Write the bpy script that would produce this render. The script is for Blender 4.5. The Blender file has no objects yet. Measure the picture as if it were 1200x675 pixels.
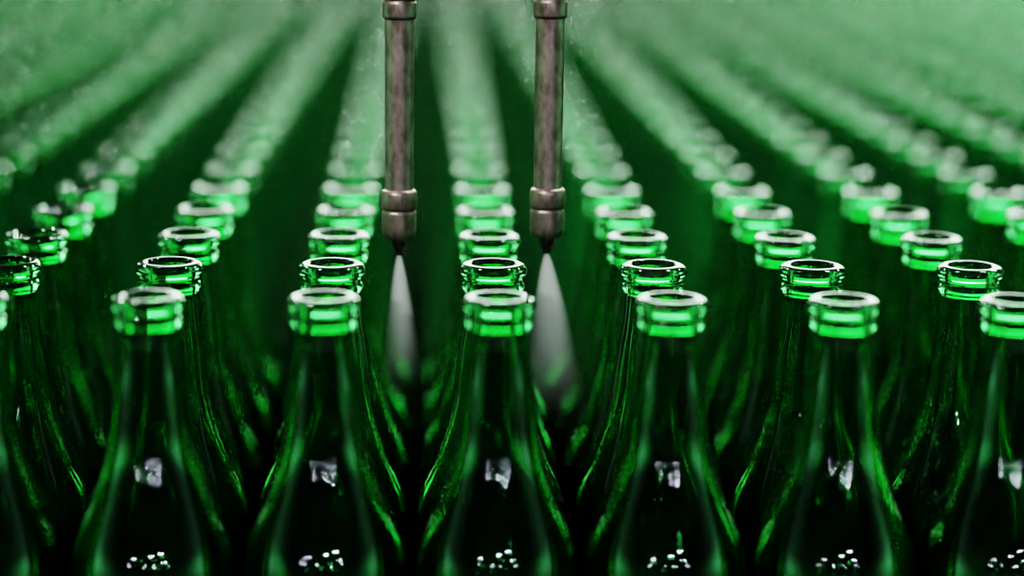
import bpy, bmesh, math, random
from mathutils import Vector, Matrix, noise
random.seed(7)
sc = bpy.context.scene
try:
    sc.view_settings.view_transform = 'Filmic'
    sc.view_settings.look = 'High Contrast'
except Exception as e:
    print(e)

D = 0.061      # bottle spacing across
P = 0.0622     # row pitch along the conveyor
H = 0.230      # bottle height
ZB = 0.95      # conveyor surface
ZL = ZB + H    # lip level
Y1 = 0.7166    # first row distance

# ------------------------------------------------------------ materials
def new_mat(name):
    m = bpy.data.materials.new(name); m.use_nodes = True
    nt = m.node_tree; nt.nodes.clear()
    out = nt.nodes.new('ShaderNodeOutputMaterial')
    return m, nt, out

def glass_mat(name, solid):
    m, nt, out = new_mat(name)
    p = nt.nodes.new('ShaderNodeBsdfPrincipled')
    p.inputs['Base Color'].default_value = (0.13, 0.72, 0.22, 1)
    p.inputs['Transmission Weight'].default_value = 1
    p.inputs['Roughness'].default_value = 0.01
    p.inputs['IOR'].default_value = 1.52
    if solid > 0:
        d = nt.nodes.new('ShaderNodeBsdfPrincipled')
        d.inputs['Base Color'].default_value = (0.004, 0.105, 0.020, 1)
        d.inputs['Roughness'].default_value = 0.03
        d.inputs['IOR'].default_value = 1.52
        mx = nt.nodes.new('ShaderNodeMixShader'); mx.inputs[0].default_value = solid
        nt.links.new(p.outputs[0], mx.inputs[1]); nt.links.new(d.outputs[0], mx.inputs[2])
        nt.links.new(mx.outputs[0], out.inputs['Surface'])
    else:
        nt.links.new(p.outputs[0], out.inputs['Surface'])
    return m

def surf_mat(name, c1, c2, scale, rough, metal=0.0, bump=0.2, stretch=(1,1,1), dist=0.001):
    m, nt, out = new_mat(name)
    p = nt.nodes.new('ShaderNodeBsdfPrincipled')
    tc = nt.nodes.new('ShaderNodeTexCoord'); mp = nt.nodes.new('ShaderNodeMapping')
    mp.inputs['Scale'].default_value = stretch
    n = nt.nodes.new('ShaderNodeTexNoise'); n.inputs['Scale'].default_value = scale
    n.inputs['Detail'].default_value = 6
    r = nt.nodes.new('ShaderNodeValToRGB')
    r.color_ramp.elements[0].color = (*c1, 1); r.color_ramp.elements[1].color = (*c2, 1)
    r.color_ramp.elements[0].position = 0.3; r.color_ramp.elements[1].position = 0.7
    b = nt.nodes.new('ShaderNodeBump'); b.inputs['Strength'].default_value = bump
    b.inputs['Distance'].default_value = dist
    nt.links.new(tc.outputs['Object'], mp.inputs['Vector'])
    nt.links.new(mp.outputs[0], n.inputs['Vector'])
    nt.links.new(n.outputs['Fac'], r.inputs[0]); nt.links.new(r.outputs[0], p.inputs['Base Color'])
    nt.links.new(n.outputs['Fac'], b.inputs['Height']); nt.links.new(b.outputs['Normal'], p.inputs['Normal'])
    p.inputs['Roughness'].default_value = rough; p.inputs['Metallic'].default_value = metal
    nt.links.new(p.outputs[0], out.inputs['Surface'])
    return m

def emit_mat(name, col, s):
    m, nt, out = new_mat(name)
    e = nt.nodes.new('ShaderNodeEmission')
    e.inputs[0].default_value = (*col, 1); e.inputs[1].default_value = s
    nt.links.new(e.outputs[0], out.inputs['Surface'])
    return m

GLASS = glass_mat('green_glass', 0)
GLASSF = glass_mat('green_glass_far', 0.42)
NOZ = surf_mat('weathered_steel', (0.10,0.074,0.062), (0.29,0.23,0.20), 260, 0.42, 0.9, 0.8, (1,1,0.5), 0.0004)
TIPM = surf_mat('dark_brass_tip', (0.05,0.04,0.035), (0.13,0.10,0.08), 400, 0.4, 1.0, 0.3)
STEEL = surf_mat('brushed_steel', (0.3,0.3,0.3), (0.42,0.42,0.42), 40, 0.35, 1.0, 0.1, (1,30,1))
BELT = surf_mat('dark_belt_plastic', (0.010,0.012,0.011), (0.022,0.026,0.024), 30, 0.5, 0.0, 0.1)
WALL = surf_mat('painted_wall', (0.03,0.035,0.03), (0.05,0.055,0.05), 3, 0.8)
CEIL = surf_mat('ceiling_paint', (0.03,0.03,0.03), (0.05,0.05,0.05), 3, 0.8)
FLOORM = surf_mat('concrete_floor', (0.05,0.05,0.05), (0.10,0.10,0.095), 4, 0.7)
FRAME = surf_mat('window_frame_paint', (0.12,0.12,0.12), (0.16,0.16,0.16), 20, 0.5)
WIN = emit_mat('daylight_pane', (0.82,1.0,0.85), 11.5)
WIND = emit_mat('shaded_pane', (0.82,1.0,0.85), 4.0)
TUBE = emit_mat('lamp_diffuser', (0.80,0.88,1.0), 480)
TUBE3 = emit_mat('fill_lamp_diffuser', (0.9,0.98,0.95), 110)
TUBE2 = emit_mat('glint_lamp_diffuser', (0.90,0.98,0.93), 600)

# ------------------------------------------------------------ mesh helpers
def lathe(name, prof, seg, mats, wobble=None):
    bm = bmesh.new(); rings = []
    for k, (r, z) in enumerate(prof):
        if r <= 1e-7:
            rings.append([bm.verts.new((0,0,z))])
        else:
            ring = []
            for i in range(seg):
                a = 2*math.pi*i/seg; rr = r
                if wobble: rr = r + wobble(k, a, z)
                ring.append(bm.verts.new((rr*math.cos(a), rr*math.sin(a), z)))
            rings.append(ring)
    n = len(rings)
    for k in range(n-1):
        A, B = rings[k], rings[(k+1) % n]
        if len(A) == 1 and len(B) == 1: continue
        for i in range(seg):
            j = (i+1) % seg
            if len(A) == 1: bm.faces.new((A[0], B[j], B[i]))
            elif len(B) == 1: bm.faces.new((A[i], A[j], B[0]))
            else: bm.faces.new((A[i], A[j], B[j], B[i]))
    bmesh.ops.recalc_face_normals(bm, faces=bm.faces)
    for f in bm.faces: f.smooth = True
    me = bpy.data.meshes.new(name); bm.to_mesh(me); bm.free()
    for m in mats: me.materials.append(m)
    return me

def catmull(pts, sub):
    out = []
    n = len(pts)
    for i in range(n-1):
        p0 = pts[max(i-1,0)]; p1 = pts[i]; p2 = pts[i+1]; p3 = pts[min(i+2,n-1)]
        for s in range(sub):
            t = s/sub
            out.append(tuple(0.5*((2*p1[c])+(-p0[c]+p2[c])*t+(2*p0[c]-5*p1[c]+4*p2[c]-p3[c])*t*t+(-p0[c]+3*p1[c]-3*p2[c]+p3[c])*t**3) for c in (0,1)))
    out.append(pts[-1])
    return out

def add_obj(name, me, loc=(0,0,0), parent=None, rot=(0,0,0)):
    o = bpy.data.objects.new(name, me); sc.collection.objects.link(o)
    o.location = loc; o.rotation_euler = rot
    if parent: o.parent = parent
    return o

def box(bm, c, s, bevel=0.0, mi=0):
    r = bmesh.ops.create_cube(bm, size=1.0)
    vs = r['verts']
    for v in vs: v.co = Vector((v.co.x*s[0]+c[0], v.co.y*s[1]+c[1], v.co.z*s[2]+c[2]))
    if bevel > 0:
        es = list(set(e for v in vs for e in v.link_edges))
        bmesh.ops.bevel(bm, geom=es, offset=bevel, segments=2, affect='EDGES')

def bm_obj(name, bm, mats, parent=None, loc=(0,0,0)):
    me = bpy.data.meshes.new(name); bm.to_mesh(me); bm.free()
    for m in mats: me.materials.append(m)
    return add_obj(name, me, loc, parent)

# ------------------------------------------------------------ bottle
outer = [(9.3,0),(10.6,-0.06),(11.7,-0.45),(12.5,-1.4),(12.85,-2.7),(12.6,-4.0),(11.7,-5.0),(11.1,-5.9),(11.2,-6.9),
 (11.8,-7.8),(12.0,-8.8),(11.7,-9.9),(11.0,-11.0),(10.6,-12.6),(10.75,-18),(11.5,-25),(12.6,-32),(13.7,-41),
 (15.0,-51),(16.8,-59),(19.4,-67),(22.6,-75),(25.7,-83),(28.2,-91),(29.7,-99),(30.2,-107),(30.3,-116),
 (30.3,-140),(30.3,-180),(30.3,-218),(29.7,-225),(27,-229.3),(23,-230),(18,-228.5),(8,-226.2),(0,-226)]
inner = [(0,-221),(10,-221.4),(20,-222.5),(25.5,-220),(27.4,-212),(27.6,-180),(27.6,-140),(27.6,-116),(27.3,-107),(26.7,-99),
 (25.0,-91),(22.3,-83),(19.3,-75),(16.3,-67),(13.7,-59),(12.0,-51),(10.8,-41),(9.7,-32),(8.9,-25),(8.3,-19),
 (7.9,-14),(8.3,-10),(8.0,-6.5),(8.2,-3.6),(8.1,-1.3),(8.45,-0.3),(9.3,0)]
def bottle_mesh(name, seg, sub, seed, mat):
    o = catmull(outer, sub); i = catmull(inner, sub)[:-1]
    no = len(o)
    pr = [(max(r,0)/1000, z/1000 + H) for r, z in o + i]
    def wob(k, a, z):
        d = H - z
        v = Vector((math.cos(a)*0.9+seed*7, math.sin(a)*0.9, z*20))
        if k >= no:
            w = 0.15*min(1, max(0, (d-0.002)/0.004)) + 0.85*min(1, max(0, (d-0.012)/0.09))
            return noise.noise(v*1.2)*0.0012*w
        w = min(1, max(0, (d-0.02)/0.06))
        return noise.noise(v*1.2+Vector((3,3,3)))*0.00018*w
    return lathe(name, pr, seg, [mat], wob)

variants = [bottle_mesh('green_bottle_mesh_%d' % k, 96, 4, k, GLASS) for k in range(4)]

cols = lambda i: (0.4 + i) * D
NF = 5
ZS = ZB + 0.0004
def jit(i, j):
    r = random.Random(i*131+j*17)
    return r.uniform(-1,1), r.uniform(-1,1)
for j in range(NF):
    for i in range(-5, 6):
        a, b = jit(i, j)
        x = cols(i) + a*0.0002; y = Y1 + j*P + b*0.0006
        add_obj('green_glass_bottle', variants[random.randrange(4)], (x, y, ZS), rot=(0,0,random.uniform(0,6.28)))

pts = []
NR = 40
for j in range(NF, NR):
    Z = Y1+j*P
    for i in range(-30, 30):
        if -0.215*Z-0.10 < cols(i) < 0.29*Z+0.10:
            a, b = jit(i, j)
            pts.append((cols(i)+a*0.0002, Y1+j*P+b*0.0006, ZS))
print('mass', len(pts))
me = bpy.data.meshes.new('bottle_points'); me.from_pydata(pts, [], [])
mass = add_obj('green_glass_bottles_massed', me)
low = bottle_mesh('green_bottle_far_mesh', 32, 2, 5, GLASSF)
src = bpy.data.objects.new('green_glass_bottle', low)
sc.collection.objects.link(src); src.location = (cols(0), Y1+NR*P, ZS)
ng = bpy.data.node_groups.new('bottle_array', 'GeometryNodeTree')
ng.interface.new_socket('Geometry', in_out='INPUT', socket_type='NodeSocketGeometry')
ng.interface.new_socket('Geometry', in_out='OUTPUT', socket_type='NodeSocketGeometry')
gi = ng.nodes.new('NodeGroupInput'); go = ng.nodes.new('NodeGroupOutput')
m2p = ng.nodes.new('GeometryNodeInstanceOnPoints')
oi = ng.nodes.new('GeometryNodeObjectInfo'); oi.inputs['Object'].default_value = src
oi.inputs['As Instance'].default_value = True
rv = ng.nodes.new('FunctionNodeRandomValue'); rv.data_type = 'FLOAT_VECTOR'
rv.inputs[0].default_value = (0,0,0); rv.inputs[1].default_value = (0,0,6.28)
ng.links.new(gi.outputs[0], m2p.inputs['Points'])
ng.links.new(oi.outputs['Geometry'], m2p.inputs['Instance'])
ng.links.new(rv.outputs[0], m2p.inputs['Rotation'])
ng.links.new(m2p.outputs[0], go.inputs[0])
md = mass.modifiers.new('instances', 'NODES'); md.node_group = ng

# ------------------------------------------------------------ conveyor
bm = bmesh.new()
XW = 1.14; YA = 0.25; YBk = 3.95
n = 96; sp = (YBk-YA)/n
for k in range(n):
    box(bm, (0, YA+(k+0.5)*sp, ZB-0.006), (2*XW, sp*0.96, 0.012), 0.0015)
conv = bpy.data.objects.new('conveyor', None); sc.collection.objects.link(conv)
bm_obj('belt_slats', bm, [BELT], conv)
bm = bmesh.new()
for s in (-1, 1):
    box(bm, (s*(XW+0.02), (YA+YBk)/2, ZB-0.07), (0.03, YBk-YA, 0.12), 0.003)
    for y in (YA+0.2, 1.6, 2.8, YBk-0.2):
        box(bm, (s*(XW+0.02), y, (ZB-0.13)/2), (0.06, 0.06, ZB-0.13), 0.003)
for y in (YA+0.2, 1.6, 2.8, YBk-0.2):
    box(bm, (0, y, ZB-0.06), (2*XW, 0.05, 0.06), 0.003)
bm_obj('side_frame', bm, [STEEL], conv)

# ------------------------------------------------------------ spray nozzles
def pr_from(lst): return [(r/1000, z/1000) for r, z in lst]
YN = Y1 + 1.42*P
HZ = ZL + 0.31
def nozzle(x, y, z0, spread, tilt, L, dens):
    root = bpy.data.objects.new('spray_nozzle', None); sc.collection.objects.link(root)
    root.location = (x, y, z0)
    body = pr_from([(0,6.6),(4.8,6.7),(5.9,7.2),(6.4,8.2),(6.7,9.6),(6.75,16.5),(6.7,17.2),(6.4,17.5),(6.4,18.1),(6.75,18.4),
        (6.95,19.2),(7.0,24),(6.8,25),(6.3,25.6),(5.6,26)])
    add_obj('lower_body', lathe('nozzle_body', body, 48, [NOZ]), parent=root)
    pipe = pr_from([(5.6,25.5),(5.55,27),(5.55,60),(5.6,92)])
    add_obj('pipe', lathe('nozzle_pipe', pipe, 48, [NOZ]), parent=root)
    coup = pr_from([(5.6,91.5),(6.0,91.7),(6.5,92.1),(6.6,93),(6.6,97.5),(6.5,98.2),(6.2,98.4),(6.2,99),(6.6,99.3),(6.8,100),(6.8,118),(6.4,119),(5.6,119.5),(5.6,(HZ-0.0165-z0)*1000)])
    add_obj('coupling', lathe('nozzle_coupling', coup, 48, [NOZ]), parent=root)
    tip = pr_from([(0.7,-0.2),(1.5,0.0),(1.8,0.6),(1.9,2.6),(2.4,3.2),(3.0,3.8),(3.1,6.9)])
    add_obj('tip', lathe('nozzle_tip', tip, 8, [TIPM]), parent=root)
    bm = bmesh.new(); box(bm, (0.0012, 0, 0.0042), (0.0034, 0.003, 0.005), 0.0006)
    bm_obj('tip_lug', bm, [TIPM], root)
    m, nt, out = new_mat('water_mist')
    N = nt.nodes.new; Lk = nt.links.new
    tc = N('ShaderNodeTexCoord'); sx = N('ShaderNodeSeparateXYZ'); Lk(tc.outputs['Object'], sx.inputs[0])
    def mth(op, a, b=None):
        q = N('ShaderNodeMath'); q.operation = op
        for k, v in enumerate((a, b)):
            if v is None: continue
            if isinstance(v, (int, float)): q.inputs[k].default_value = v
            else: Lk(v, q.inputs[k])
        return q.outputs[0]
    t = mth('DIVIDE', mth('MULTIPLY', sx.outputs[2], -1), L)
    tclamp = N('ShaderNodeClamp'); Lk(t, tclamp.inputs[0]); t = tclamp.outputs[0]
    R = mth('ADD', mth('MULTIPLY', mth('POWER', t, 0.8), spread), 0.0010)
    rr = mth('SQRT', mth('ADD', mth('POWER', mth('ABSOLUTE', sx.outputs[0]), 2), mth('POWER', mth('ABSOLUTE', sx.outputs[1]), 2)))
    q = mth('DIVIDE', rr, R)
    fr = N('ShaderNodeClamp'); Lk(mth('SUBTRACT', 1, q), fr.inputs[0])
    fz = mth('POWER', mth('SUBTRACT', 1, t), 1.8)
    fn = mth('DIVIDE', 0.006, mth('ADD', R, 0.002))
    dn = mth('MULTIPLY', mth('MULTIPLY', mth('MULTIPLY', fr.outputs[0], fz), fn), dens)
    v = N('ShaderNodeVolumeScatter'); v.inputs['Color'].default_value = (0.99,0.99,0.99,1)
    v.inputs['Anisotropy'].default_value = 0.15
    Lk(dn, v.inputs['Density']); Lk(v.outputs[0], out.inputs['Volume'])
    prof = [(0,0.0)]
    for k in range(0, 13):
        tt = k/12
        prof.append((0.0010+spread*tt**0.8, -tt*L-0.0001))
    prof.append((0, -L-0.0002))
    add_obj('mist', lathe('mist_cone', prof, 32, [m]), parent=root, rot=(0, tilt, 0))
    return root
nozzle(-0.192*D, YN, ZL-0.0015, 0.0090, -0.03, 0.056, 460)
nozzle(0.755*D, YN, ZL-0.0005, 0.0142, -0.070, 0.068, 520)
bm = bmesh.new()
bmesh.ops.create_cone(bm, cap_ends=True, segments=32, radius1=0.016, radius2=0.016, depth=2*XW+0.2,
    matrix=Matrix.Translation((0, YN, HZ)) @ Matrix.Rotation(math.pi/2, 4, 'Y'))
for s in (-1, 1):
    box(bm, (s*(XW+0.1), YN, (HZ+0.03)/2), (0.03, 0.03, HZ+0.03), 0.003)
bm_obj('spray_header_pipe', bm, [STEEL])

# ------------------------------------------------------------ hall
YR1 = 6.5; ZC = 4.4; YR0 = -12.0
bm = bmesh.new(); box(bm, (0, (YR0+YR1)/2, -0.05), (16, YR1-YR0, 0.1)); bm_obj('floor', bm, [FLOORM])
bm = bmesh.new(); box(bm, (0, (YR0+YR1)/2, ZC+0.05), (16, YR1-YR0, 0.1)); bm_obj('ceiling', bm, [CEIL])
bm = bmesh.new(); box(bm, (0, YR1+0.05, ZC/2), (16, 0.1, ZC)); bm_obj('wall_back', bm, [WALL])
def window(name, xc, w, zc, h, mat):
    r = bpy.data.objects.new(name, None); sc.collection.objects.link(r); r.location = (xc, YR1-0.02, zc)
    bm = bmesh.new(); box(bm, (0,0,0), (w, 0.01, h)); bm_obj('pane', bm, [mat], r)
    bm = bmesh.new(); t = 0.05
    for s in (-1, 1):
        box(bm, (s*(w/2+t/2), -0.01, 0), (t, 0.05, h+2*t)); box(bm, (0, -0.01, s*(h/2+t/2)), (w, 0.05, t))
    bm_obj('frame', bm, [FRAME], r)
window('window_1', -2.5, 1.2, 2.65, 1.3, WIND)
window('window_2', 1.2, 4.2, 2.65, 1.3, WIN)
def lamp(x, y, z=3.2, R=0.14, mat=TUBE):
    r = bpy.data.objects.new('high_bay_lamp', None); sc.collection.objects.link(r); r.location = (x, y, z)
    dome = [(R+0.012,-0.0),(R+0.01,0.02),(R*0.85,0.09),(R*0.5,0.16),(0.06,0.19),(0.055,0.30),(0.01,0.31),(0.01,ZC-z)]
    add_obj('dome', lathe('dome', dome, 32, [FRAME]), parent=r)
    dif = [(0,-0.6*R),(R*0.35,-0.53*R),(R*0.7,-0.33*R),(R*0.92,-0.1*R),(R,0.004),(0,0.01)]
    add_obj('diffuser', lathe('diffuser', dif, 24, [mat]), parent=r)
for x, y in ((0.4,-6.0),(-2.9,-6.3),(3.2,-7.0),(-1.2,-8.8),(1.6,-9.4),(-4.8,-8.4),(5.0,-9.2),(1.9,-5.4)):
    lamp(x, y, 3.2, 0.13)
for x, y in ((-0.9,0.9),(1.1,1.3),(-1.7,2.8),(2.3,2.6)):  # unseen overhead lamps, added to brighten the green inside the glass
    lamp(x, y, 3.2, 0.2, TUBE3)
for x, y in ((-1.5,5.0),(2.1,5.3)):  # unseen strong lamps ahead, added for bright discs on the far lips
    lamp(x, y, 3.5, 0.14, TUBE2)
# unseen spot, added to brighten the nozzles and their mist
sl = bpy.data.lights.new('added_nozzle_spot', 'SPOT'); sl.energy = 230; sl.spot_size = math.radians(13); sl.spot_blend = 0.6
sl.shadow_soft_size = 0.04; sl.color = (1.0, 0.97, 0.93)
so = bpy.data.objects.new('added_nozzle_spot', sl); sc.collection.objects.link(so)
so.location = (-1.0, -0.5, 2.5)
so.rotation_euler = (Vector((0.018, YN, ZL-0.02)) - so.location).to_track_quat('-Z', 'Y').to_euler()

# dim ambient, with a green glow added at both sides for bottle edges
w = bpy.data.worlds.new('world'); sc.world = w; w.use_nodes = True
nt = w.node_tree; bg = nt.nodes['Background']
tc = nt.nodes.new('ShaderNodeTexCoord'); sx = nt.nodes.new('ShaderNodeSeparateXYZ')
nt.links.new(tc.outputs['Generated'], sx.inputs[0])
r = nt.nodes.new('ShaderNodeValToRGB')
mr = nt.nodes.new('ShaderNodeMapRange'); mr.inputs[1].default_value = -1; mr.inputs[2].default_value = 1
nt.links.new(sx.outputs[2], mr.inputs[0]); nt.links.new(mr.outputs[0], r.inputs[0])
e = r.color_ramp.elements
e[0].position = 0.45; e[0].color = (0.03,0.035,0.033,1)
e[1].position = 1.0; e[1].color = (0.05,0.05,0.06,1)
a = e.new(0.53); a.color = (0.14,0.52,0.24,1)
a = e.new(0.60); a.color = (0.04,0.09,0.06,1)
pw = nt.nodes.new('ShaderNodeMath'); pw.operation = 'POWER'
ab = nt.nodes.new('ShaderNodeMath'); ab.operation = 'ABSOLUTE'
nt.links.new(sx.outputs[0], ab.inputs[0]); nt.links.new(ab.outputs[0], pw.inputs[0]); pw.inputs[1].default_value = 12
ad = nt.nodes.new('ShaderNodeMath'); ad.operation = 'MULTIPLY_ADD'
nt.links.new(pw.outputs[0], ad.inputs[0]); ad.inputs[1].default_value = 8.5; ad.inputs[2].default_value = 0.10
nt.links.new(r.outputs[0], bg.inputs[0]); nt.links.new(ad.outputs[0], bg.inputs[1])

# ------------------------------------------------------------ camera
F = 2450.0
ey = Vector((505-600, 337.5+162, -F)).normalized()
h = Vector((1, -0.013, 0))
up = h.cross(ey).normalized(); ex = ey.cross(up).normalized()
M = Matrix((ex, ey, up))
cam = bpy.data.cameras.new('camera'); co = bpy.data.objects.new('camera', cam); sc.collection.objects.link(co)
co.matrix_world = Matrix.Translation((0, 0, ZL+2.44*D+0.0004)) @ M.to_4x4()
cam.sensor_width = 36; cam.lens = F/1200*36
cam.clip_start = 0.01; cam.clip_end = 100
cam.dof.use_dof = True
cam.dof.focus_distance = 0.795
cam.dof.aperture_fstop = 2.5
sc.camera = co
